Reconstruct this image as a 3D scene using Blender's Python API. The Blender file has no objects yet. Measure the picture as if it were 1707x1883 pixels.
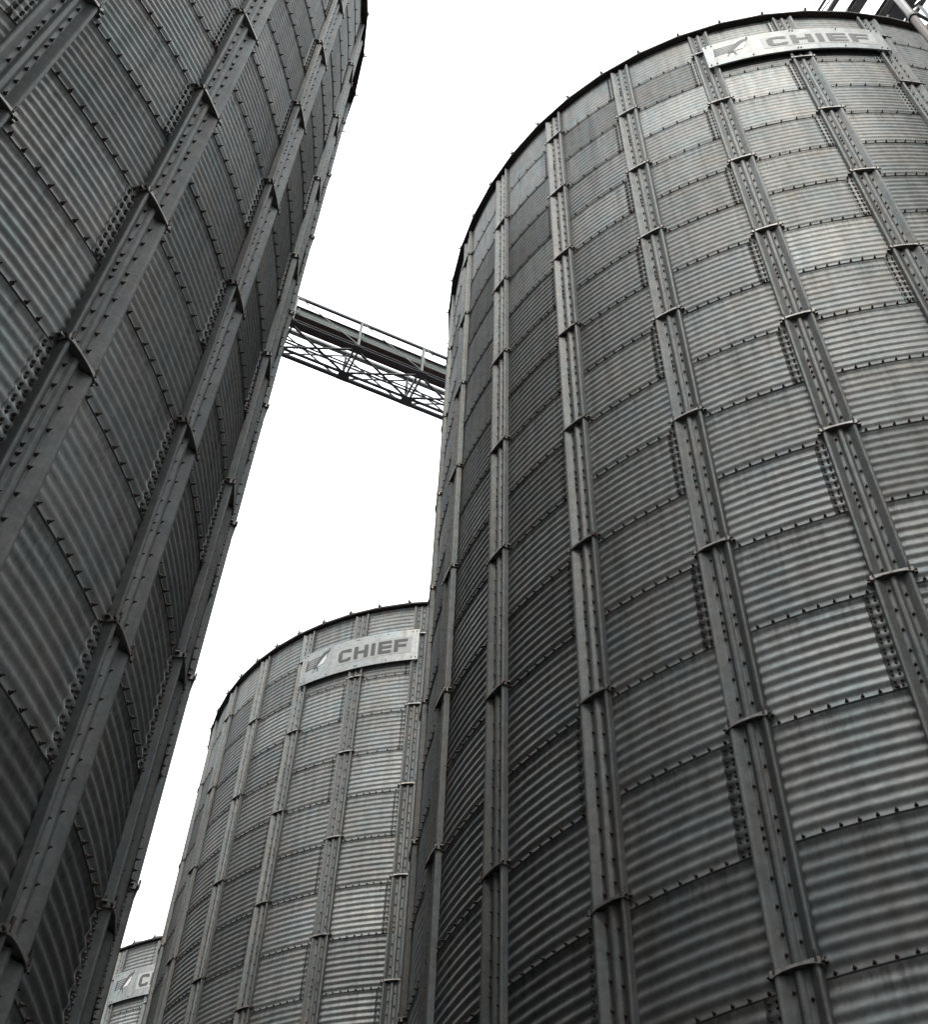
import bpy, math, random
import numpy as np
from mathutils import Matrix, Vector
random.seed(7); rng = np.random.default_rng(7)
S = bpy.context.scene
COL = S.collection
PI = math.pi
# ------------------------------------------------------------------ measures
R = 6.2266              # silo radius
NST = 28                # vertical stiffeners round each silo
DTH = 2 * PI / NST
CAMZ = 1.6
CLOUD = 7.0            # zenith brightness of the cloud layer, in Sky Texture units
EAVE = CAMZ + 20.181    # height of the eaves
RINGS = 21              # sheet rings, 1 m each
BASE = EAVE - RINGS
NCOR = 9                # corrugations per ring
AMP = 0.0082
# centre x, y and the angle of the stiffener where the numbering starts
SILOS = {
    'right': (4.8278, 13.0721, -1.87385),
    'left': (-8.7916, 5.8090, -0.26797 - DTH),
    'middle': (-2.0508, 26.5231, -2.09117),
    'far': (-9.1283, 39.6931, -2.09117),
}
# ------------------------------------------------------------------ materials
def new_mat(name):
    m = bpy.data.materials.new(name); m.use_nodes = True
    nt = m.node_tree
    return m, nt, nt.nodes['Principled BSDF']

def node(nt, kind, **kw):
    n = nt.nodes.new(kind)
    for k, v in kw.items():
        if k.startswith('i_'):
            n.inputs[k[2:].replace('_', ' ')].default_value = v
        else:
            setattr(n, k, v)
    return n

def mathn(nt, op, a, b=None, clamp=False):
    n = nt.nodes.new('ShaderNodeMath'); n.operation = op; n.use_clamp = clamp
    for i, v in enumerate((a, b)):
        if v is None: continue
        if isinstance(v, (int, float)): n.inputs[i].default_value = v
        else: nt.links.new(v, n.inputs[i])
    return n.outputs[0]

def ramp(nt, src, pts):
    r = nt.nodes.new('ShaderNodeValToRGB')
    e = r.color_ramp.elements
    e[0].position, e[0].color = pts[0][0], (*[pts[0][1]] * 3, 1) if not isinstance(pts[0][1], tuple) else (*pts[0][1], 1)
    e[1].position, e[1].color = pts[-1][0], (*[pts[-1][1]] * 3, 1) if not isinstance(pts[-1][1], tuple) else (*pts[-1][1], 1)
    for p, c in pts[1:-1]:
        x = e.new(p); x.color = (*[c] * 3, 1) if not isinstance(c, tuple) else (*c, 1)
    nt.links.new(src, r.inputs[0])
    return r.outputs[0]

def galvanised(name, base, rough, metal, sheets=False, grime=0.5):
    """weathered zinc: spangle, rain streaks running down, dust, tone differing from sheet to sheet"""
    m, nt, b = new_mat(name); L = nt.links.new
    geo = node(nt, 'ShaderNodeNewGeometry')
    info = node(nt, 'ShaderNodeObjectInfo')
    def scaled(v):
        mp = node(nt, 'ShaderNodeMapping'); mp.inputs['Scale'].default_value = v
        L(geo.outputs['Position'], mp.inputs['Vector']); return mp.outputs[0]
    spangle = node(nt, 'ShaderNodeTexVoronoi', i_Scale=38.0); L(geo.outputs['Position'], spangle.inputs['Vector'])
    patch = node(nt, 'ShaderNodeTexNoise', i_Scale=0.55, i_Detail=6.0, i_Roughness=0.62); L(geo.outputs['Position'], patch.inputs['Vector'])
    streak = node(nt, 'ShaderNodeTexNoise', i_Scale=1.0, i_Detail=5.0, i_Roughness=0.6); L(scaled((7.0, 7.0, 0.35)), streak.inputs['Vector'])
    dust = node(nt, 'ShaderNodeTexNoise', i_Scale=9.0, i_Detail=8.0, i_Roughness=0.7); L(geo.outputs['Position'], dust.inputs['Vector'])
    v = ramp(nt, patch.outputs['Fac'], [(0.3, 0.91), (0.7, 1.06)])
    v = mathn(nt, 'MULTIPLY', v, ramp(nt, streak.outputs['Fac'], [(0.30, 1 - 0.26 * grime), (0.55, 1.0), (0.75, 1.04)]))
    v = mathn(nt, 'MULTIPLY', v, ramp(nt, dust.outputs['Fac'], [(0.35, 1 - 0.26 * grime), (0.6, 1.03)]))
    if sheets:
        # thin run-off stains hanging from the bolted laps, fading down each ring
        pz = node(nt, 'ShaderNodeSeparateXYZ'); L(geo.outputs['Position'], pz.inputs[0])
        down = mathn(nt, 'FRACT', mathn(nt, 'SUBTRACT', EAVE, pz.outputs[2]))
        fine = node(nt, 'ShaderNodeTexNoise', i_Scale=1.0, i_Detail=3.0, i_Roughness=0.6); L(scaled((22.0, 22.0, 0.6)), fine.inputs['Vector'])
        hang = mathn(nt, 'MULTIPLY', mathn(nt, 'POWER', mathn(nt, 'SUBTRACT', 1.0, down), 2.5), ramp(nt, fine.outputs['Fac'], [(0.48, 0.0), (0.68, 0.42)]))
        v = mathn(nt, 'MULTIPLY', v, mathn(nt, 'SUBTRACT', 1.0, hang))
        # dirt held on the last corrugation above each lap
        v = mathn(nt, 'MULTIPLY', v, mathn(nt, 'SUBTRACT', 1.0, mathn(nt, 'MULTIPLY', mathn(nt, 'POWER', down, 14.0), 0.30)))
    sp = node(nt, 'ShaderNodeSeparateColor'); L(spangle.outputs['Color'], sp.inputs[0])
    v = mathn(nt, 'MULTIPLY', v, mathn(nt, 'ADD', mathn(nt, 'MULTIPLY', sp.outputs[0], 0.14), 0.93))
    rgh = mathn(nt, 'ADD', mathn(nt, 'MULTIPLY', patch.outputs['Fac'], 0.22), rough - 0.11)
    if sheets:
        at = node(nt, 'ShaderNodeAttribute', attribute_name='sheet')
        sa = node(nt, 'ShaderNodeSeparateColor'); L(at.outputs['Color'], sa.inputs[0])
        v = mathn(nt, 'MULTIPLY', v, mathn(nt, 'ADD', mathn(nt, 'MULTIPLY', sa.outputs[0], 0.42), 0.78))
        rgh = mathn(nt, 'ADD', rgh, mathn(nt, 'MULTIPLY', mathn(nt, 'SUBTRACT', sa.outputs[1], 0.5), 0.16))
    mix = node(nt, 'ShaderNodeMix', data_type='RGBA', blend_type='MULTIPLY'); mix.inputs[0].default_value = 1
    tone = node(nt, 'ShaderNodeTexNoise', i_Scale=2.3, i_Detail=3.0); L(geo.outputs['Position'], tone.inputs['Vector'])
    tint = ramp(nt, tone.outputs['Fac'], [(0.3, (base * 0.90, base * 1.0, base * 1.015)), (0.7, (base * 1.045, base * 1.0, base * 0.95))])
    # brownish runs where water has carried rust and grain dust down the wall
    run = node(nt, 'ShaderNodeTexNoise', i_Scale=1.0, i_Detail=6.0, i_Roughness=0.7); L(scaled((3.1, 3.1, 0.5)), run.inputs['Vector'])
    stain = node(nt, 'ShaderNodeMix', data_type='RGBA'); L(ramp(nt, run.outputs['Fac'], [(0.55, 0.0), (0.75, 0.34)]), stain.inputs[0])
    L(tint, stain.inputs[6]); stain.inputs[7].default_value = (base * 0.78, base * 0.66, base * 0.52, 1)
    L(stain.outputs[2], mix.inputs[6]); L(v, mix.inputs[7])
    L(mix.outputs[2], b.inputs['Base Color'])
    L(rgh, b.inputs['Roughness'])
    b.inputs['Metallic'].default_value = metal
    # dusty zinc has little of the mirror edge of clean metal
    b.inputs['Specular IOR Level'].default_value = 0.22; b.inputs['Specular Tint'].default_value = (0.6, 0.6, 0.6, 1)
    bump = node(nt, 'ShaderNodeBump', i_Strength=0.10, i_Distance=0.01)
    L(dust.outputs['Fac'], bump.inputs['Height']); L(bump.outputs[0], b.inputs['Normal'])
    return m

def plain(name, col, rough=0.6, metal=0.0, var=0.35, scale=6.0, rust=None, rust_at=0.6):
    m, nt, b = new_mat(name); L = nt.links.new
    geo = node(nt, 'ShaderNodeNewGeometry')
    n = node(nt, 'ShaderNodeTexNoise', i_Scale=scale, i_Detail=7.0, i_Roughness=0.65); L(geo.outputs['Position'], n.inputs['Vector'])
    lo = tuple(c * (1 - var) for c in col); hi = tuple(min(1, c * (1 + var * 0.6)) for c in col)
    pts = [(0.3, lo), (0.55, hi)]
    if rust: pts += [(rust_at, hi), (min(1, rust_at + 0.12), rust)]
    L(ramp(nt, n.outputs['Fac'], pts), b.inputs['Base Color'])
    b.inputs['Roughness'].default_value = rough; b.inputs['Metallic'].default_value = metal
    bump = node(nt, 'ShaderNodeBump', i_Strength=0.15, i_Distance=0.01)
    L(n.outputs['Fac'], bump.inputs['Height']); L(bump.outputs[0], b.inputs['Normal'])
    return m

M_WALL = galvanised('galvanised_sheet', 0.28, 0.54, 0.56, sheets=True, grime=0.8)
M_STIF = galvanised('galvanised_stiffener', 0.215, 0.58, 0.45, grime=0.9)
M_ROOF = galvanised('galvanised_roof', 0.42, 0.45, 0.7)
M_SIGN = galvanised('sign_zinc', 0.30, 0.45, 0.65, grime=0.8)
M_BOLT = plain('dark_bolt_steel', (0.072, 0.046, 0.036), 0.6, 0.4, 0.4, 8.0, (0.09, 0.035, 0.02))
M_BOLT2 = plain('joint_bolt_steel', (0.12, 0.10, 0.09), 0.6, 0.4, 0.4, 8.0, (0.13, 0.06, 0.035))
M_BRKT = plain('bracket_steel', (0.30, 0.285, 0.275), 0.55, 0.6, 0.35, 7.0, (0.10, 0.05, 0.035), 0.58)
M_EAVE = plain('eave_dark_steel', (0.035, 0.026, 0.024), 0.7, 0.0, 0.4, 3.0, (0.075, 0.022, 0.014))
M_INK = plain('sign_letter_paint', (0.055, 0.055, 0.058), 0.6, 0.0, 0.3, 5.0)
M_WHITE = plain('sign_white_paint', (0.37, 0.37, 0.355), 0.55, 0.0, 0.10, 5.0)
M_FACE = plain('emblem_white_paint', (0.62, 0.62, 0.60), 0.55, 0.0, 0.10, 5.0)
M_BEAM = plain('bridge_dark_paint', (0.030, 0.027, 0.034), 0.5, 0.0, 0.3, 3.0, (0.07, 0.03, 0.02))
M_GREY = plain('bridge_grey_steel', (0.13, 0.135, 0.135), 0.5, 0.3, 0.2, 3.0, (0.12, 0.08, 0.06), 0.66)
M_GANT = plain('gantry_weathered_steel', (0.085, 0.080, 0.080), 0.6, 0.3, 0.3, 3.0, (0.07, 0.04, 0.03))
M_HOUS = plain('conveyor_grey_sheet', (0.14, 0.165, 0.155), 0.5, 0.3, 0.25, 2.5)
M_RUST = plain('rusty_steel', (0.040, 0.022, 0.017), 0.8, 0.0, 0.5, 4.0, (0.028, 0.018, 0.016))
M_TUBE = plain('spout_grey_tube', (0.19, 0.187, 0.183), 0.45, 0.4, 0.2, 3.0)
M_TUBE2 = plain('spout_rusted_tube', (0.115, 0.092, 0.082), 0.55, 0.3, 0.3, 4.0)
M_CONC = plain('concrete', (0.24, 0.235, 0.225), 0.9, 0.0, 0.25, 1.3)
M_YARD = plain('yard_concrete', (0.035, 0.034, 0.032), 0.9, 0.0, 0.3, 0.6)

# ------------------------------------------------------------------ mesh builder
class MB:
    def __init__(s): s.v = []; s.f = []; s.m = []; s.n = 0; s.attr = []; s.smooth = []
    def add(s, verts, faces, mat=0, attr=None, smooth=False):
        """verts (n,3); faces list of equal-length index rows (array)"""
        verts = np.asarray(verts, float); faces = np.asarray(faces, int)
        s.v.append(verts); s.f.append(faces + s.n); s.n += len(verts)
        k = len(faces)
        s.m.append(np.full(k, mat)); s.smooth.append(np.full(k, smooth))
        s.attr.append(np.tile((0.5, 0.5, 0.5, 1.0), (k, 1)) if attr is None else attr)
    def box(s, c, sx, sy, sz, mat=0, ax=None):
        """box with centre c, half sizes along the axes ax (3x3 rows)"""
        ax = np.eye(3) if ax is None else np.asarray(ax, float)
        sg = np.array([(i, j, k) for i in (-1, 1) for j in (-1, 1) for k in (-1, 1)], float)
        v = np.asarray(c, float) + (sg * (sx, sy, sz)) @ ax
        f = [(0, 1, 3, 2), (4, 6, 7, 5), (0, 4, 5, 1), (2, 3, 7, 6), (0, 2, 6, 4), (1, 5, 7, 3)]
        s.add(v, f, mat)
    def bar(s, p, q, w, h, mat=0, up=(0, 0, 1)):
        """rectangular bar from p to q, w wide across and h along up"""
        p = np.asarray(p, float); q = np.asarray(q, float)
        d = q - p; l = np.linalg.norm(d); d /= l
        u = np.asarray(up, float); u = u - d * (u @ d)
        if np.linalg.norm(u) < 1e-4:
            u = np.array([1.0, 0, 0]); u = u - d * (u @ d)
        u /= np.linalg.norm(u)
        s.box((p + q) / 2, l / 2, w / 2, h / 2, mat, (d, np.cross(u, d), u))
    def ibeam(s, p, q, w, h, mat=0, t=0.014, up=(0, 0, 1)):
        p = np.asarray(p, float); q = np.asarray(q, float); u = np.asarray(up, float)
        s.bar(p + u * (h / 2 - t / 2), q + u * (h / 2 - t / 2), w, t, mat, up)
        s.bar(p - u * (h / 2 - t / 2), q - u * (h / 2 - t / 2), w, t, mat, up)
        s.bar(p, q, t, h - 2 * t - 0.002, mat, up)
    def tube(s, p, q, r, n=10, mat=0, cap=True):
        p = np.asarray(p, float); q = np.asarray(q, float); d = (q - p) / np.linalg.norm(q - p)
        a = np.cross(d, (0, 0, 1.0)) if abs(d[2]) < 0.9 else np.cross(d, (1.0, 0, 0)); a /= np.linalg.norm(a); b = np.cross(d, a)
        t = np.arange(n) * 2 * PI / n
        ring = (np.cos(t)[:, None] * a + np.sin(t)[:, None] * b) * r
        v = np.concatenate([p + ring, q + ring])
        i = np.arange(n); j = (i + 1) % n
        s.add(v, np.stack([i, i + n, j + n, j], 1), mat, smooth=True)
        if cap:
            s.add(np.concatenate([p + ring]), [list(range(n))], mat); s.add(np.concatenate([q + ring]), [list(range(n - 1, -1, -1))], mat)
    def build(s, name, mats, parent=None, attr=False):
        me = bpy.data.meshes.new(name)
        v = np.concatenate(s.v)
        me.vertices.add(len(v)); me.vertices.foreach_set('co', v.ravel())
        loops = np.concatenate([f.ravel() for f in s.f])
        tot = np.concatenate([np.full(len(f), f.shape[1]) for f in s.f])
        start = np.concatenate([[0], np.cumsum(tot)[:-1]])
        me.loops.add(len(loops)); me.loops.foreach_set('vertex_index', loops)
        me.polygons.add(len(tot)); me.polygons.foreach_set('loop_start', start); me.polygons.foreach_set('loop_total', tot)
        me.polygons.foreach_set('material_index', np.concatenate(s.m))
        me.polygons.foreach_set('use_smooth', np.concatenate(s.smooth))
        for m in (mats if isinstance(mats, (list, tuple)) else [mats]): me.materials.append(m)
        if attr:
            a = me.attributes.new('sheet', 'FLOAT_COLOR', 'FACE'); a.data.foreach_set('color', np.concatenate(s.attr).ravel())
        me.update(calc_edges=True); me.validate()
        return place(name, me, parent)

def place(name, me, parent=None):
    o = bpy.data.objects.new(name, me); COL.objects.link(o)
    if parent: o.parent = parent
    return o

def thing(name, label, cat, loc=(0, 0, 0), rz=0.0, group=None):
    o = bpy.data.objects.new(name, None); COL.objects.link(o)
    o.location = loc; o.rotation_euler = (0, 0, rz); o['label'] = label; o['category'] = cat
    if group: o['group'] = group
    return o

def struct(o):
    o['kind'] = 'structure'; return o

# ------------------------------------------------------------------ bolts, many at once
def bolts(mb, P, N, mat, r=0.022, ln=0.05, n=6):
    """hexagon-headed bolts with a washer at the points P, standing out along N"""
    P = np.asarray(P, float); N = np.asarray(N, float)
    if not len(P): return
    N = N + rng.normal(0, 0.05, N.shape); N /= np.linalg.norm(N, axis=1)[:, None]      # none sits perfectly square
    U = np.cross(N, np.array([0, 0, 1.0])); U /= np.linalg.norm(U, axis=1)[:, None]
    V = np.cross(N, U)
    prof = [(r, -0.004), (r, 0.006), (r * 0.62, 0.012), (r * 0.55, ln * 0.6), (r * 0.32, ln * 0.62), (r * 0.30, ln)]
    t = np.arange(n) * 2 * PI / n
    vs = []
    for rr, h in prof:
        vs.append(P[:, None, :] + h * N[:, None, :] + rr * (np.cos(t)[None, :, None] * U[:, None, :] + np.sin(t)[None, :, None] * V[:, None, :]))
    K = len(prof)
    v = np.stack(vs, 1).reshape(len(P), K * n, 3)
    base = (np.arange(len(P)) * K * n)[:, None]
    i = np.arange(n); j = (i + 1) % n
    q = np.concatenate([np.stack([i + k * n, j + k * n, j + (k + 1) * n, i + (k + 1) * n], 1) for k in range(K - 1)])
    F = (base[:, :, None] + q[None]).reshape(-1, 4)
    mb.add(v.reshape(-1, 3), F, mat)
    cap = (base + (K - 1) * n + i[None])
    mb.v.append(np.zeros((0, 3)))
    mb.f.append(cap + mb.n - len(P) * K * n); mb.m.append(np.full(len(P), mat)); mb.smooth.append(np.full(len(P), False))
    mb.attr.append(np.tile((0.5, 0.5, 0.5, 1.0), (len(P), 1)))

def ring_z(n): return EAVE - n          # height of the seam above ring n
def cyl(r, th, z): return np.stack([r * np.cos(th), r * np.sin(th), z], -1)
def nrm(th): return np.stack([np.cos(th), np.sin(th), np.zeros_like(th)], -1)

# ------------------------------------------------------------------ the silo wall
def wall_mesh():
    mb = MB()
    SEG = 6
    nth = NST * SEG
    th = (np.arange(nth) ) * 2 * PI / nth
    per = 10
    rows = NCOR * per + 1
    x = np.linspace(0, 1, rows)         # 0 at the top of the ring
    for n in range(RINGS):
        z = ring_z(n) - x
        lap = 0.008 * x ** 1.5           # each sheet laps over the one below
        r = R + AMP * np.cos(2 * PI * NCOR * x) + lap
        # a short turned-in lip at the bottom edge closes the lap
        z = np.append(z, z[-1] + 0.0005); r = np.append(r, r[-1] - 0.02)
        # sheets are not perfectly round: each one bellies a little
        nr = len(z)
        wob = np.array([rng.normal(0, 0.0016) for _ in range(nth)])
        wob = (wob + np.roll(wob, 1) + np.roll(wob, -1)) / 3
        rr = r[:, None] + wob[None, :]
        v = np.stack([rr * np.cos(th), rr * np.sin(th), np.repeat(z[:, None], nth, 1)], -1).reshape(-1, 3)
        i = np.arange(nr - 1)[:, None]; j = np.arange(nth)[None, :]; j2 = (j + 1) % nth
        f = np.stack([i * nth + j + 0 * i, (i + 1) * nth + j, (i + 1) * nth + j2, i * nth + j2], -1).reshape(-1, 4)
        # sheet id: seams on every other stiffener, staggered from ring to ring
        jj = np.arange(nth) / SEG
        off = 1 if n % 2 == 0 else 0
        sid = (np.floor((jj - off + 0.03) / 2)).astype(int) % (NST // 2)
        tone = rng.random((NST // 2, 3))
        a = np.ones((nr - 1, nth, 4)); a[:, :, :3] = tone[sid][None]
        mb.add(v, f, 0, a.reshape(-1, 4), True)
    # bolts along the horizontal seams
    P = []; N = []
    for n in range(1, RINGS):
        k = 5 if n <= 4 else 8
        for j in range(NST):
            e = 0.165 / R
            t = j * DTH + e + (DTH - 2 * e) * (np.arange(k) + 0.5) / k
            t = t + rng.normal(0, 0.0006, k)
            P.append(cyl(R + 0.012, t, np.full(k, ring_z(n) + 0.022))); N.append(nrm(t))
    bolts(mb, np.concatenate(P), np.concatenate(N), 1, 0.0155, 0.038)
    # lapped vertical joints with their double rows of bolts, left of each stiffener
    P = []; N = []
    for j in range(NST):
        for n in range(RINGS):
            if (n + j) % 2 == 0: continue
            t0 = j * DTH - 0.275 / R; t1 = j * DTH - 0.13 / R
            xs = np.linspace(0.004, 0.992, NCOR * 8 + 1)
            r = R + AMP * np.cos(2 * PI * NCOR * xs) + 0.008 * xs ** 1.5 + 0.005
            z = ring_z(n) - xs
            cols = [(t0, -0.006), (t0, 0.0), ((t0 + t1) / 2, 0), (t1, 0)]
            v = np.stack([cyl(r + d, np.full(len(xs), t), z) for t, d in cols], 1).reshape(-1, 3)
            m = len(cols); i = np.arange(len(xs) - 1)[:, None]; c = np.arange(m - 1)[None, :]
            f = np.stack([i * m + c, (i + 1) * m + c, (i + 1) * m + c + 1, i * m + c + 1], -1).reshape(-1, 4)
            at = np.tile((*rng.random(3) * 0.4 + 0.35, 1.0), (len(f), 1))
            mb.add(v, f, 0, at, True)
            for k in range(NCOR):
                for dz, rad in ((0.30, 0), (0.70, 1)):
                    for tt in (0.245, 0.19):
                        xx = (k + dz) / NCOR
                        P.append(cyl(np.array([R + 0.008 + 0.008 * xx ** 1.5]), np.array([j * DTH - tt / R]), np.array([ring_z(n) - xx])))
                        N.append(nrm(np.array([j * DTH - tt / R])))
    bolts(mb, np.concatenate(P), np.concatenate(N), 2, 0.0115, 0.017, 5)
    return mb

# ------------------------------------------------------------------ stiffeners and their brackets
HALF = [(0.0, 0.050), (0.014, 0.048), (0.022, 0.042), (0.038, 0.024), (0.046, 0.020), (0.070, 0.020), (0.078, 0.024), (0.126, 0.066), (0.136, 0.072), (0.148, 0.073), (0.157, 0.069), (0.161, 0.060), (0.164, 0.010)]
PROF = [(-y, d) for y, d in HALF[:0:-1]] + HALF      # W-section: two bolted valleys, a low middle rib, a raised lip along each edge
BOFF = 0.111
def bracket_rows(par):      # par 0: brackets at odd seams, 1: at even seams
    return [n for n in range(1, RINGS) if (n + par) % 2 == 1]

def stiffener_mesh(par):
    mb = MB()
    cuts = [EAVE - 0.045] + [ring_z(n) + BOFF for n in bracket_rows(par)] + [BASE]
    p = np.array(PROF)
    P = []
    for k in range(len(cuts) - 1):
        top, bot = cuts[k] - (0.018 if k else 0), cuts[k + 1] + 0.012
        grow = 0.0                          # all lengths are one section
        out = []
        for z in (top, bot):
            out.append(np.stack([R + p[:, 1] * (1 + grow * 8) + grow, p[:, 0], np.full(len(p), z)], 1))
        ins = []
        for z in (top, bot):
            ins.append(np.stack([R + p[:, 1] * (1 + grow * 8) + grow - 0.006, p[:, 0] * 0.985, np.full(len(p), z)], 1))
        m = len(p); i = np.arange(m - 1)
        mb.add(np.concatenate(out), np.stack([i, i + m, i + 1 + m, i + 1], 1), 0)
        mb.add(np.concatenate(ins), np.stack([i, i + 1, i + 1 + m, i + m], 1), 0)
        for e in (0, 1):
            mb.add(np.concatenate([out[e], ins[e]]), np.stack([i, i + 1, i + 1 + m, i + m], 1), 0)
        L = top - bot
        if L > 1.3: fr = (0.06, 0.17, 0.28, 0.39, 0.455, 0.50, 0.545, 0.66, 0.77, 0.87, 0.95); fr2 = (0.10, 0.21, 0.32, 0.43, 0.49, 0.60, 0.71, 0.82, 0.92)
        else: fr = (0.12, 0.32, 0.52, 0.66, 0.76, 0.90); fr2 = (0.2, 0.42, 0.62, 0.85)
        for y, ff in ((-0.058, fr), (0.058, fr2)):
            for q in ff: P.append((R + 0.020, y, top - q * L + rng.normal(0, 0.004)))
    P = np.array(P); bolts(mb, P, np.tile((1.0, 0, 0), (len(P), 1)), 1, 0.0145, 0.030)
    return mb

def bracket_mesh():
    """tie at a stiffener joint: top plate, arched face plate, two ears with bolts; origin on the wall line at the joint"""
    mb = MB()
    w = 0.170
    # plate with a bowed outer edge
    ys = np.linspace(-w, w, 15); bow = 0.081 + 0.0 * ys
    top = np.stack([np.full(15, R + 0.01), ys, np.full(15, 0.011)], 1); topo = np.stack([R + bow, ys, np.full(15, 0.011)], 1)
    bot = top - (0, 0, 0.010); boto = topo - (0, 0, 0.010)
    i = np.arange(14)
    mb.add(np.concatenate([top, topo]), np.stack([i, i + 15, i + 16, i + 1], 1), 0)
    mb.add(np.concatenate([bot, boto]), np.stack([i, i + 1, i + 16, i + 15], 1), 0)
    # face plate: deep at the ends, cut in an arch in the middle
    dep = 0.020 + 0.030 * np.abs(ys / w) ** 3
    f0 = topo + (0.003, 0, 0.002); f1 = np.stack([R + bow + 0.003, ys, 0.011 - dep], 1)
    g0 = f0 - (0.009, 0, 0); g1 = f1 - (0.009, 0, 0)
    mb.add(np.concatenate([f0, f1]), np.stack([i, i + 15, i + 16, i + 1], 1), 0)
    mb.add(np.concatenate([g0, g1]), np.stack([i, i + 1, i + 16, i + 15], 1), 0)
    mb.add(np.concatenate([f1, g1]), np.stack([i, i + 15, i + 16, i + 1], 1), 0)
    mb.add(np.concatenate([f0, g0]), np.stack([i, i + 1, i + 16, i + 15], 1), 0)
    for sg in (-1, 1):
        mb.box((R + 0.050, sg * (w + 0.004), -0.012), 0.038, 0.005, 0.022, 0)
        mb.box((R + 0.024, sg * (w + 0.022), -0.004), 0.018, 0.017, 0.006, 0)
        for dx, dz in ((0.084, 0.015),):
            mb.tube((R + dx, sg * (w - 0.022), dz - 0.03), (R + dx, sg * (w - 0.022), dz + 0.045), 0.009, 6, 1)
        mb.tube((R + 0.072, sg * (w - 0.01), -0.020), (R + 0.072, sg * (w + 0.034), -0.020), 0.009, 6, 1)
        mb.tube((R + 0.026, sg * (w + 0.024), -0.015), (R + 0.026, sg * (w + 0.024), 0.03), 0.009, 6, 1)
    return mb

# ------------------------------------------------------------------ roof
def roof_mesh():
    mb = MB()
    nf = NST * 2
    th = (np.arange(nf) * 0.5 + 0.29) * DTH
    ro = R + 0.118
    rp = 0.75; sl = math.tan(math.radians(28))
    z0 = EAVE + 0.012
    zp = z0 + 0.05 + (ro - rp) * sl
    rings = [(R - 0.25, z0 + 0.02 + 0.25 * 0), (ro - 0.012, z0), (ro, z0), (ro, z0 + 0.045), (rp, zp), (rp, zp + 0.35), (0.02, zp + 0.55)]
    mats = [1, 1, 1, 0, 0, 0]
    i = np.arange(nf); j = (i + 1) % nf
    for k in range(len(rings) - 1):
        a = cyl(np.full(nf, rings[k][0]), th, np.full(nf, rings[k][1])); b = cyl(np.full(nf, rings[k + 1][0]), th, np.full(nf, rings[k + 1][1]))
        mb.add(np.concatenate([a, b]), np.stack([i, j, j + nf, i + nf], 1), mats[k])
    # standing ribs and the bolts at their lower ends
    for t in th:
        d = np.array([math.cos(t), math.sin(t), 0])
        p = d * (ro - 0.01) + np.array([0, 0, z0 + 0.075]); q = d * (rp + 0.05) + np.array([0, 0, zp + 0.02])
        mb.bar(p, q, 0.05, 0.06, 0)
        c = d * (ro - 0.005)
        mb.bar(c + np.array([0, 0, z0 - 0.03]), c + np.array([0, 0, z0 + 0.15]), 0.022, 0.022, 1, (1, 0, 0))
        mb.tube(d * (ro - 0.02) + np.array([0, 0, z0 + 0.03]), d * (ro + 0.055) + np.array([0, 0, z0 + 0.03]), 0.012, 6, 1)
    return mb

# ------------------------------------------------------------------ signs
SIGN_R = R + 0.112
SW = 2 * DTH * SIGN_R      # width along the wall
S_TOP, S_BOT = 0.80, 1.68  # rings below the eaves
def on_sign(u, v, lift=0.0):
    """u 0..1 from the left edge, v 0..1 from the bottom; the middle of the sign is on stiffener 1"""
    t = DTH + (u - 0.5) * SW / SIGN_R
    return cyl(SIGN_R + lift, np.asarray(t), EAVE - S_BOT + np.asarray(v) * (S_BOT - S_TOP))

def sign_poly(mb, pts, lift, mat=0, nv=None):
    pts = np.asarray(pts, float)
    v = on_sign(pts[:, 0], pts[:, 1], np.full(len(pts), lift))
    mb.add(v, [list(range(len(pts)))], mat)

def sign_rect(mb, u0, u1, v0, v1, lift, k=4):
    for a in range(k):
        x0 = u0 + (u1 - u0) * a / k; x1 = u0 + (u1 - u0) * (a + 1) / k
        sign_poly(mb, [(x0, v0), (x1, v0), (x1, v1), (x0, v1)], lift)

def sign_panel(mb):
    k = 24
    u = np.linspace(0, 1, k + 1)
    fb = on_sign(u, np.zeros(k + 1)); ft = on_sign(u, np.ones(k + 1))
    bb = on_sign(u, np.zeros(k + 1), np.full(k + 1, -0.006)); bt = on_sign(u, np.ones(k + 1), np.full(k + 1, -0.006))
    i = np.arange(k); m = k + 1
    mb.add(np.concatenate([fb, ft]), np.stack([i, i + 1, i + 1 + m, i + m], 1), 0, smooth=True)
    mb.add(np.concatenate([bb, bt]), np.stack([i, i + m, i + 1 + m, i + 1], 1), 0, smooth=True)
    mb.add(np.concatenate([fb, bb]), np.stack([i, i + m, i + 1 + m, i + 1], 1), 0)
    mb.add(np.concatenate([ft, bt]), np.stack([i, i + 1, i + 1 + m, i + m], 1), 0)
    for e in (0, k):
        mb.add(np.array([fb[e], ft[e], bt[e], bb[e]]), [(0, 1, 2, 3)], 0)
    # rolled lower and upper edges
    for v in (0.0, 1.0):
        for a in range(k):
            p = on_sign(u[a], v, -0.012); q = on_sign(u[a + 1], v, -0.012)
            mb.bar(p, q, 0.022, 0.010, 0)

def sign_bolts(mb):
    P = []; N = []
    for u in (0.018, 0.05, 0.25, 0.492, 0.508, 0.75, 0.95, 0.982):
        for v in (0.07, 0.93):
            P.append(on_sign(u, v, 0.0)); N.append(P[-1] / np.linalg.norm(P[-1][:2]) * (1, 1, 0))
    bolts(mb, np.array(P), np.array(N), 0, 0.014, 0.02)

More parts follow.
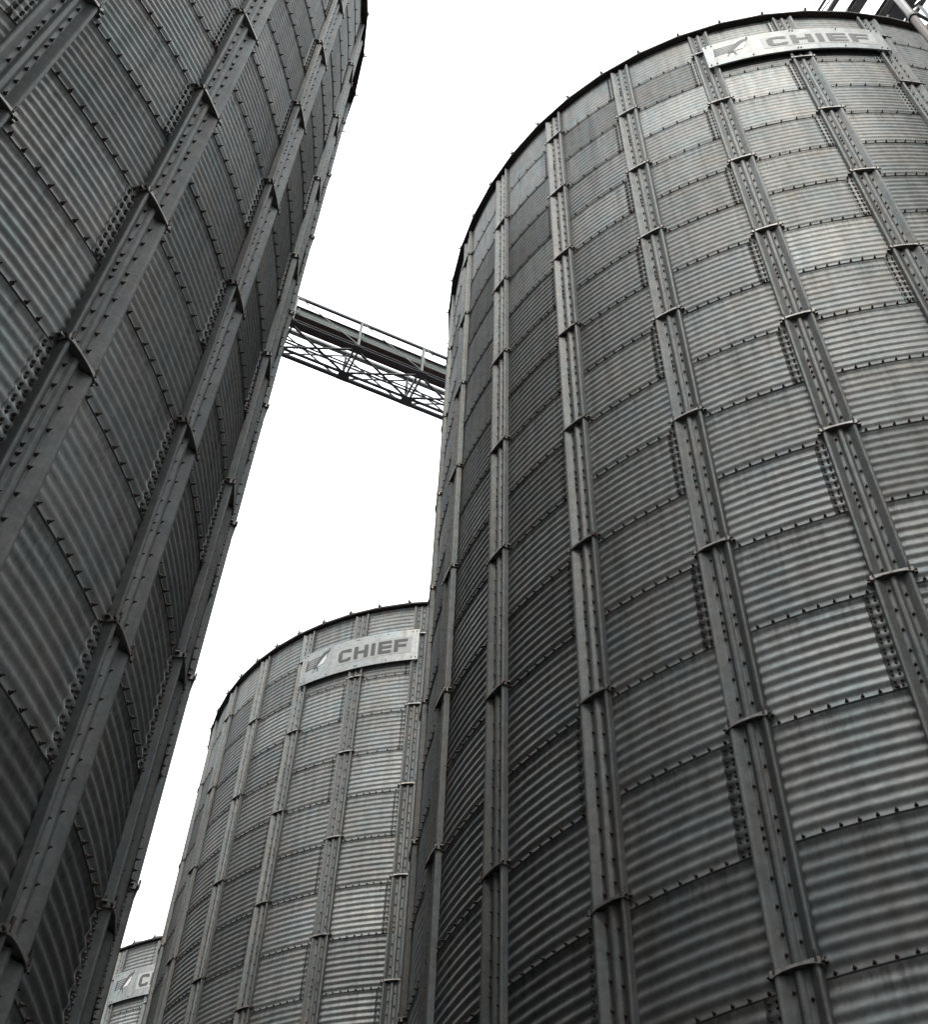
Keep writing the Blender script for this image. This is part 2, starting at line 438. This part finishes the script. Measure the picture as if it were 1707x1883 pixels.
def lettering(mb):
    v0, v1 = 0.295, 0.705; t = 0.092; lf = 0.007
    def R_(a, b, c, d, k=3): sign_rect(mb, a, b, c, d, lf, k)
    st = 0.034                                # stroke width along u
    a, b = 0.345, 0.455                       # C, with cut corners
    R_(a, a + st, v0 + 0.09, v1 - 0.09)
    sign_poly(mb, [(a, v0 + 0.09), (a + st, v0 + 0.09), (a + st + 0.006, v0 + t), (a + 0.040, v0), (a + 0.022, v0)], lf)
    sign_poly(mb, [(a + st, v1 - 0.09), (a, v1 - 0.09), (a + 0.022, v1), (a + 0.040, v1), (a + st + 0.006, v1 - t)], lf)
    R_(a + 0.040, b - 0.012, v0, v0 + t); R_(a + 0.040, b - 0.012, v1 - t, v1)
    sign_poly(mb, [(b - 0.012, v0), (b, v0 + 0.05), (b, v0 + t + 0.03), (b - 0.030, v0 + t + 0.03), (b - 0.030, v0 + t), (b - 0.012, v0 + t)], lf)
    sign_poly(mb, [(b - 0.012, v1), (b - 0.012, v1 - t), (b - 0.030, v1 - t), (b - 0.030, v1 - t - 0.03), (b, v1 - t - 0.03), (b, v1 - 0.05)], lf)
    a, b = 0.478, 0.596                       # H
    R_(a, a + st, v0, v1); R_(b - st, b, v0, v1); R_(a + st, b - st, 0.5 - t / 2, 0.5 + t / 2)
    R_(0.620, 0.620 + st, v0, v1)             # I
    a, b = 0.678, 0.785                       # E
    R_(a, a + st, v0, v1)
    for c in (v0, 0.5 - t / 2, v1 - t): R_(a + st, b, c, c + t)
    a, b = 0.806, 0.912                       # F
    R_(a, a + st, v0, v1); R_(a + st, b, v1 - t, v1); R_(a + st, b - 0.008, 0.5 - t / 2 - 0.01, 0.5 + t / 2 - 0.01)

def emblem(mb):
    lf = 0.006
    # war bonnet: five trailing feather lines closed by a band, then the dark crown, two hanging plumes and the pale face
    for k in range(5):
        y = 0.70 - k * 0.072; xe = 0.190 - k * 0.010
        sign_poly(mb, [(0.055, y), (xe, y + 0.030), (xe, y + 0.056), (0.055, y + 0.026)], lf)
    sign_poly(mb, [(0.048, 0.405), (0.060, 0.395), (0.064, 0.735), (0.054, 0.745)], lf + 0.001)
    sign_poly(mb, [(0.118, 0.40), (0.150, 0.40), (0.160, 0.50), (0.150, 0.56), (0.132, 0.50)], lf + 0.002)
    sign_poly(mb, [(0.150, 0.41), (0.170, 0.52), (0.204, 0.68), (0.236, 0.77), (0.196, 0.82), (0.170, 0.72), (0.146, 0.55)], lf + 0.0025)
    sign_poly(mb, [(0.236, 0.77), (0.258, 0.90), (0.222, 0.872), (0.196, 0.82)], lf + 0.0025)
    sign_poly(mb, [(0.134, 0.400), (0.142, 0.420), (0.118, 0.265), (0.112, 0.255)], lf + 0.001)
    sign_poly(mb, [(0.150, 0.425), (0.160, 0.430), (0.168, 0.275), (0.163, 0.250)], lf + 0.001)

def face(mb):
    sign_poly(mb, [(0.152, 0.430), (0.212, 0.475), (0.216, 0.525), (0.226, 0.540), (0.222, 0.575), (0.238, 0.605), (0.229, 0.665), (0.234, 0.715), (0.239, 0.790), (0.200, 0.655)], 0.0065)

# ------------------------------------------------------------------ put the silos together
wall_src = wall_mesh(); wall_data = None
stiff_data = [None, None]; brk_data = None; roof_data = None; sign_data = None
LABEL = {
    'right': 'huge corrugated grain silo filling the right half, pale sign under its curved eaves',
    'left': 'dark corrugated grain silo at the left edge, seen at a steep slant, no sign',
    'middle': 'smaller looking corrugated silo with a fully visible CHIEF sign, between the two big silos',
    'far': 'most distant silo, only a sliver of its sign and top showing past the middle silo',
}
def build_silo(key):
    global wall_data, brk_data, roof_data, sign_data
    cx, cy, ph = SILOS[key]
    t = thing('grain_silo', LABEL[key], 'silo', (cx, cy, 0), ph, 'corrugated grain silos in two rows')
    if wall_data is None:
        o = wall_src.build('wall', [M_WALL, M_BOLT, M_BOLT2], t, True); wall_data = o.data
    else: place('wall', wall_data, t)
    if roof_data is None:
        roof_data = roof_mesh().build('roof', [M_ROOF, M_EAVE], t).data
    else: place('roof', roof_data, t)
    f = MB(); n = 84; th = np.arange(n) * 2 * PI / n
    i = np.arange(n); j = (i + 1) % n
    f.add(np.concatenate([cyl(R + 0.45, th, np.zeros(n)), cyl(R + 0.45, th, np.full(n, BASE - 0.01))]), np.stack([i, j, j + n, i + n], 1), 0)
    f.add(np.concatenate([cyl(R + 0.45, th, np.full(n, BASE - 0.01)), cyl(R - 0.3, th, np.full(n, BASE - 0.01))]), np.stack([i, j, j + n, i + n], 1), 0)
    f.build('foundation', M_CONC, t)
    tocam = math.atan2(-cy, -cx)
    for j in range(NST if key not in ('behind', 'beside', 'next', 'last') else 0):
        a = ph + j * DTH
        if math.cos(a - tocam) < 0.05: continue      # the far side of a silo is never seen
        par = j % 2
        if stiff_data[par] is None:
            s = stiffener_mesh(par).build('stiffener', [M_STIF, M_BOLT], t); stiff_data[par] = s.data
        else: s = place('stiffener', stiff_data[par], t)
        s.rotation_euler = (0, 0, j * DTH)
        for n_ in bracket_rows(par):
            if brk_data is None:
                b = bracket_mesh().build('bracket', [M_BRKT, M_BOLT], s); brk_data = b.data
            else: b = place('bracket', brk_data, s)
            b.location = (0, 0, ring_z(n_) + BOFF)
    if key not in ('left', 'behind', 'beside', 'next', 'last'):
        if sign_data is None:
            sign_data = []
            for nm, fn, mt in (('sign', sign_panel, M_SIGN), ('letter_backing', lambda mb: sign_rect(mb, 0.318, 0.945, 0.235, 0.765, 0.003, 10), M_WHITE),
                               ('lettering', lettering, M_INK), ('emblem', emblem, M_INK), ('emblem_face', face, M_FACE), ('fixing_bolt', sign_bolts, M_BOLT)):
                mb = MB(); fn(mb); sign_data.append((nm, mb, mt))
            sg = None
            out = []
            for nm, mb, mt in sign_data:
                o = mb.build(nm, mt, t if sg is None else sg)
                sg = sg or o; out.append((nm, o.data))
            sign_data = out
        else:
            sg = None
            for nm, d in sign_data:
                o = place(nm, d, t if sg is None else sg); sg = sg or o
    return t
for key in ('right', 'left', 'middle', 'far'): build_silo(key)
# both rows go on behind the viewpoint and behind the left silo; these plain neighbours keep the low sky off the walls
# and show in their reflections
STEP = (-6.98, 13.31)
for key, row, k, lab in (('behind', 'left', -1.03, 'plain corrugated grain silo standing close behind the viewpoint, outside the photo'),
                         ('beside', 'right', -1.04, 'plain corrugated grain silo standing right of the viewpoint, outside the photo'),
                         ('next', 'left', 1.0, 'plain corrugated grain silo hidden directly behind the dark left silo'),
                         ('last', 'left', 2.0, 'plain corrugated grain silo hidden two places behind the dark left silo')):
    SILOS[key] = (SILOS[row][0] + STEP[0] * k, SILOS[row][1] + STEP[1] * k, 0.0)
    LABEL[key] = lab
    build_silo(key)

# ------------------------------------------------------------------ conveyor bridge between the two rows
C1 = np.array(SILOS['right'][:2]); C2 = np.array(SILOS['left'][:2]); C3 = np.array(SILOS['middle'][:2])
bd = (C1 - C2) / np.linalg.norm(C1 - C2); bn = np.array([-bd[1], bd[0]])
br = thing('conveyor_bridge', 'steel truss conveyor bridge high up spanning the gap between the left and right silos', 'bridge', (C2[0], C2[1], 0), math.atan2(bd[1], bd[0]))
ZB = CAMZ + 22.5; ZT = CAMZ + 23.47
YN, YF = 5.43, 6.34
posts = [2.58, 4.12, 5.64, 7.16, 8.69, 10.21, 11.73, 13.25]
X0, X1 = posts[0] - 0.3, posts[-1] + 0.3
def part(nm, mat, fn, parent=br):
    mb = MB(); fn(mb); return mb.build(nm, mat, parent)
part('near_bottom_chord', M_BEAM, lambda m: m.ibeam((X0, YN, ZB), (X1, YN, ZB), 0.09, 0.09))
part('near_top_chord', M_BEAM, lambda m: (m.bar((X0, YN, ZT), (X1, YN, ZT), 0.06, 0.06)))
part('far_bottom_chord', M_BEAM, lambda m: (m.bar((X0, YF, ZB), (X1, YF, ZB), 0.085, 0.06), m.bar((X0, YF - 0.15, ZB), (X1, YF - 0.15, ZB), 0.05, 0.05)))
part('far_top_chord', M_GREY, lambda m: m.bar((X0, YF, ZT), (X1, YF, ZT), 0.10, 0.07))
def walk(m):
    for k in range(5): m.tube((X0, YN + 0.58 + k * 0.028, ZB + 0.045), (X1, YN + 0.58 + k * 0.028, ZB + 0.045), 0.005, 5)
part('cable', M_BEAM, lambda m: (m.tube((X0, YF - 0.34, ZB + 0.10), (X1, YF - 0.34, ZB + 0.10), 0.022, 6), m.tube((X0, YF - 0.05, ZB + 0.42), (X1, YF - 0.05, ZB + 0.42), 0.02, 6), m.tube((X0, YF - 0.42, ZB + 0.28), (X1, YF - 0.42, ZB + 0.28), 0.012, 6)))
part('grating_rod', M_BEAM, walk)
for x in posts:
    part('post', M_GREY, lambda m: (m.bar((x, YN, ZB + 0.046), (x, YN, ZT - 0.023), 0.075, 0.05, 0, (1, 0, 0))))
    part('post', M_BEAM, lambda m: m.bar((x, YF, ZB + 0.03), (x, YF, ZT - 0.035), 0.06, 0.05, 0, (1, 0, 0)))
    part('crossbeam', M_BEAM, lambda m: (m.bar((x - 0.05, YN + 0.076, ZB), (x - 0.05, YF - 0.18, ZB), 0.035, 0.10), m.bar((x + 0.05, YN + 0.076, ZB), (x + 0.05, YF - 0.18, ZB), 0.035, 0.10),
                                         m.box((x, YF - 0.1, ZB - 0.05), 0.13, 0.13, 0.006), m.box((x, YN, ZB - 0.075), 0.11, 0.09, 0.006)))
for k in range(len(posts) - 1):
    a, b = posts[k], posts[k + 1]
    def xbr(m):
        m.bar((a + 0.07, YN + 0.09, ZB - 0.035), (b - 0.08, YF - 0.19, ZB - 0.035), 0.045, 0.025)
        m.bar((a + 0.08, YF - 0.19, ZB - 0.006), (b - 0.07, YN + 0.09, ZB - 0.006), 0.045, 0.025)
    part('floor_brace', M_BEAM, xbr)
    part('side_brace', M_GREY, lambda m: m.bar((a + 0.03, YN - 0.03, ZT - 0.03), (b - 0.03, YN - 0.03, ZB + 0.08), 0.014, 0.022))
    part('far_brace', M_BEAM, lambda m: (m.bar((a + 0.03, YF + 0.05, ZB + 0.05), (b - 0.03, YF + 0.05, ZT - 0.05), 0.014, 0.045), m.bar((a + 0.03, YF + 0.075, ZT - 0.05), (b - 0.03, YF + 0.075, ZB + 0.05), 0.014, 0.045)))
def house(m):
    y0, y1, z0, z1 = YN + 0.20, YN + 0.56, ZB + 0.62, ZB + 0.88
    m.box(((X0 + X1) / 2, (y0 + y1) / 2, (z0 + z1) / 2 + 0.01), (X1 - X0) / 2, (y1 - y0) / 2, (z1 - z0) / 2 - 0.01, 0)
    m.bar((X0, y0 - 0.014, z1 + 0.01), (X1, y0 - 0.014, z1 + 0.01), 0.06, 0.022, 1)
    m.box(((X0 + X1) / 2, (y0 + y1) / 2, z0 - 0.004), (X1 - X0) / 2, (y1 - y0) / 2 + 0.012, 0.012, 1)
    for x in posts: m.box((x + 0.12, y0 - 0.012, (z0 + z1) / 2), 0.02, 0.012, (z1 - z0) / 2 - 0.02, 0)
part('conveyor_housing', [M_HOUS, M_RUST], house)
part('side_rail', M_GREY, lambda m: m.bar((X0, YN - 0.035, ZB + 0.36), (X1, YN - 0.035, ZB + 0.36), 0.012, 0.018))
for x in (3.2, 12.9):
    sx = 0 if x < 7 else np.linalg.norm(C1 - C2)
    for y in (YN, YF - 0.05):
        rr = math.hypot(x - sx, y); zr = EAVE + 0.06 + max(0.0, (R + 0.118 - rr)) * math.tan(math.radians(28))
        part('support_leg', M_BEAM, lambda m: m.bar((x, y, zr - 0.05), (x, y, ZB - 0.07), 0.12, 0.12, 0, (1, 0, 0)))

# ------------------------------------------------------------------ conveyor gantry along the right-hand row, over the silo tops
rd = (C3 - C1) / np.linalg.norm(C3 - C1)
ga = thing('conveyor_gantry', 'steel conveyor gantry with braced walkway above the right silo top, at the upper right corner', 'gantry', (C1[0], C1[1], 0), math.atan2(rd[1], rd[0]))
ZG = CAMZ + 25.0
GX0, GX1 = -12.0, 19.0
def gpart(nm, mat, fn): return part(nm, mat, fn, ga)
gpart('handrail', M_GANT, lambda m: (m.bar((GX0, 0.84, ZG + 0.45), (GX1, 0.84, ZG + 0.45), 0.05, 0.05), m.bar((GX0, 0.80, ZG), (GX1, 0.80, ZG), 0.10, 0.08)))
gpart('near_beam', M_GANT, lambda m: (m.ibeam((GX0, 0.36, ZG), (GX1, 0.36, ZG), 0.20, 0.22)))
gpart('far_beam', M_GANT, lambda m: m.ibeam((GX0, -0.20, ZG), (GX1, -0.20, ZG), 0.16, 0.20))
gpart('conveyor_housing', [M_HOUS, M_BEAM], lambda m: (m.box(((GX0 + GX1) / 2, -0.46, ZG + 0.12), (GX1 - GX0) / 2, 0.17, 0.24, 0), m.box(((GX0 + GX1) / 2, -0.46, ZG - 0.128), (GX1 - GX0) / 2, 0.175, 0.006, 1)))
gpart('edge_beam', M_BEAM, lambda m: m.bar((GX0, -1.30, ZG), (GX1, -1.30, ZG), 0.12, 0.14))
gpart('edge_beam', M_BEAM, lambda m: m.bar((GX0, -2.25, ZG), (GX1, -2.25, ZG), 0.10, 0.12))
gpart('top_chord', M_GREY, lambda m: (m.bar((GX0, -1.30, ZG + 1.1), (GX1, -1.30, ZG + 1.1), 0.08, 0.08), m.bar((GX0, -2.25, ZG + 1.1), (GX1, -2.25, ZG + 1.1), 0.08, 0.08)))
gx = [GX0 + 0.35 + 1.5 * k for k in range(int((GX1 - GX0) / 1.5))]
for k, x in enumerate(gx):
    gpart('cross_beam', M_BEAM, lambda m: m.bar((x, -1.23, ZG - 0.02), (x, -0.66, ZG - 0.02), 0.07, 0.09))
    gpart('cross_beam', M_BEAM, lambda m: m.bar((x, -2.20, ZG - 0.02), (x, -1.37, ZG - 0.02), 0.07, 0.09))
    gpart('truss_post', M_GREY, lambda m: (m.bar((x, -1.30, ZG + 0.07), (x, -1.30, ZG + 1.06), 0.06, 0.06, 0, (1, 0, 0)), m.bar((x, -2.25, ZG + 0.06), (x, -2.25, ZG + 1.06), 0.06, 0.06, 0, (1, 0, 0))))
    gpart('rail_post', M_GANT, lambda m: m.bar((x, 0.84, ZG + 0.04), (x, 0.84, ZG + 0.425), 0.04, 0.03, 0, (1, 0, 0)))
    if k + 1 < len(gx):
        x2 = gx[k + 1]
        gpart('brace', M_GANT, lambda m: (m.bar((x + 0.04, -1.22, ZG - 0.03), (x2 - 0.04, -0.68, ZG - 0.03), 0.05, 0.03), m.bar((x + 0.04, -0.68, ZG + 0.01), (x2 - 0.04, -1.22, ZG + 0.01), 0.05, 0.03),
                                         m.bar((x + 0.04, -2.18, ZG - 0.03), (x2 - 0.04, -1.38, ZG - 0.03), 0.05, 0.03), m.bar((x + 0.04, -1.38, ZG + 0.01), (x2 - 0.04, -2.18, ZG + 0.01), 0.05, 0.03),
                                         m.bar((x + 0.03, -1.26, ZG + 0.08), (x2 - 0.03, -1.26, ZG + 1.05), 0.05, 0.03), m.bar((x + 0.03, 0.84, ZG + 0.05), (x2 - 0.03, 0.84, ZG + 0.41), 0.02, 0.03)))
for x in (-5.0, -2.0, 2.0, 5.0, 11.0, 14.0, 17.0):
    sx = 0 if x < 7 else np.linalg.norm(C3 - C1)
    for y in (0.36, -0.20):
        rr = math.hypot(x - sx, y); zr = EAVE + 0.06 + max(0.0, (R + 0.118 - rr)) * math.tan(math.radians(28))
        gpart('support_leg', M_BEAM, lambda m: m.bar((x, y, zr - 0.05), (x, y, ZG - 0.11), 0.12, 0.12, 0, (1, 0, 0)))

# ------------------------------------------------------------------ camera axes
F_PX = 2262.1; PITCH = 0.94965; ROLL = -0.01993; PPX, PPY = 116.07, -212.16
W_, H_ = 1707.0, 1883.0
c_, s_ = math.cos(ROLL), math.sin(ROLL)
fw = np.array([0, math.cos(PITCH), math.sin(PITCH)]); up = np.array([0, -math.sin(PITCH), math.cos(PITCH)]); rt = np.array([1.0, 0, 0])
ax_x = c_ * rt + s_ * up; ax_y = -s_ * rt + c_ * up

# ------------------------------------------------------------------ vertical pipe in front of the right silo
dp = thing('downpipe', 'pale round vertical pipe crossing the eaves of the right silo at the upper right corner', 'pipe', (5.90, 6.20, 0), math.atan2(13.07 - 6.20, 4.83 - 5.90))
ZJ = CAMZ + 18.2
part('tube', M_TUBE2, lambda m: m.tube((0, 0, 0), (0, 0, ZJ - 0.04), 0.063, 18), dp)
part('tube', M_TUBE, lambda m: m.tube((0, 0, ZJ + 0.04), (0, 0, CAMZ + 27.0), 0.063, 18), dp)
for z in (ZJ - 9.0, ZJ):
    part('flange', M_BEAM, lambda m: (m.tube((0, 0, z - 0.035), (0, 0, z + 0.035), 0.084, 18)), dp)
for z in (4.0, 9.0, 14.0):
    part('clamp', M_BRKT, lambda m: (m.tube((0, 0, z - 0.03), (0, 0, z + 0.03), 0.075, 18), m.bar((0.07, 0, z), (0.74, 0, z), 0.04, 0.04)), dp)

# ------------------------------------------------------------------ ground
g = MB(); e = 400.0
g.add([(-e, -e, 0), (e, -e, 0), (e, e, 0), (-e, e, 0)], [(0, 1, 2, 3)], 0)
struct(g.build('ground', M_YARD))

# ------------------------------------------------------------------ light
SUN_EL, SUN_AZ = math.radians(44), math.radians(-92)    # az measured counter-clockwise from +X
sd = Vector((math.cos(SUN_EL) * math.cos(SUN_AZ), math.cos(SUN_EL) * math.sin(SUN_AZ), math.sin(SUN_EL)))
ld = bpy.data.lights.new('sun', 'SUN'); ld.energy = 0.5;  ld.angle = math.radians(30); ld.color = (1.0, 0.92, 0.80)
lo = bpy.data.objects.new('sun', ld); COL.objects.link(lo); lo.rotation_euler = sd.to_track_quat('Z', 'Y').to_euler(); lo.location = (0, 0, 60)
w = bpy.data.worlds.new('World'); S.world = w; w.use_nodes = True
nt = w.node_tree; bg = nt.nodes['Background']
sky = nt.nodes.new('ShaderNodeTexSky'); sky.sky_type = 'NISHITA'; sky.sun_disc = False
sky.sun_elevation = SUN_EL; sky.sun_rotation = PI / 2 - SUN_AZ
sky.air_density = 1.0; sky.dust_density = 4.0; sky.ozone_density = 1.0
# overcast: the cloud layer takes nearly all the colour out of the sky and evens it
hsv = nt.nodes.new('ShaderNodeHueSaturation'); hsv.inputs['Saturation'].default_value = 0.10
nt.links.new(sky.outputs[0], hsv.inputs['Color'])
# heavy overcast: bright overhead, dull towards the horizon
tc = nt.nodes.new('ShaderNodeTexCoord'); sx = nt.nodes.new('ShaderNodeSeparateXYZ'); nt.links.new(tc.outputs['Generated'], sx.inputs[0])
el = mathn(nt, 'MAXIMUM', sx.outputs[2], 0.0)
cie = mathn(nt, 'MULTIPLY', mathn(nt, 'ADD', mathn(nt, 'MULTIPLY', mathn(nt, 'POWER', el, 1.25), 0.84), 0.16), CLOUD)
mx = nt.nodes.new('ShaderNodeMix'); mx.data_type = 'RGBA'; mx.inputs[0].default_value = 0.93
nt.links.new(hsv.outputs[0], mx.inputs[6]); cool = nt.nodes.new('ShaderNodeCombineColor')
for k_, c_k in enumerate((0.955, 1.0, 1.02)): nt.links.new(mathn(nt, 'MULTIPLY', cie, c_k), cool.inputs[k_])
nt.links.new(cool.outputs[0], mx.inputs[7])
nt.links.new(mx.outputs[2], bg.inputs['Color'])
bg.inputs['Strength'].default_value = 0.15

# ------------------------------------------------------------------ camera
cd = bpy.data.cameras.new('camera'); cam = bpy.data.objects.new('camera', cd); COL.objects.link(cam); S.camera = cam
m3 = Matrix(((ax_x[0], ax_y[0], -fw[0]), (ax_x[1], ax_y[1], -fw[1]), (ax_x[2], ax_y[2], -fw[2])))
cam.matrix_world = Matrix.Translation((0, 0, CAMZ)) @ m3.to_4x4()
cd.sensor_fit = 'VERTICAL'; cd.sensor_height = 24.0; cd.lens = 24.0 * F_PX / H_
cd.shift_x = -PPX / H_; cd.shift_y = PPY / H_
cd.clip_start = 0.05; cd.clip_end = 1500
S.view_settings.view_transform = 'Standard'; S.view_settings.look = 'None'
S.view_settings.gamma = 1.0; S.view_settings.exposure = 1.9
S.render.film_transparent = False
S.cycles.max_bounces = 8; S.cycles.diffuse_bounces = 4; S.cycles.glossy_bounces = 5
S.cycles.use_adaptive_sampling = True
S.cycles.use_denoising = True
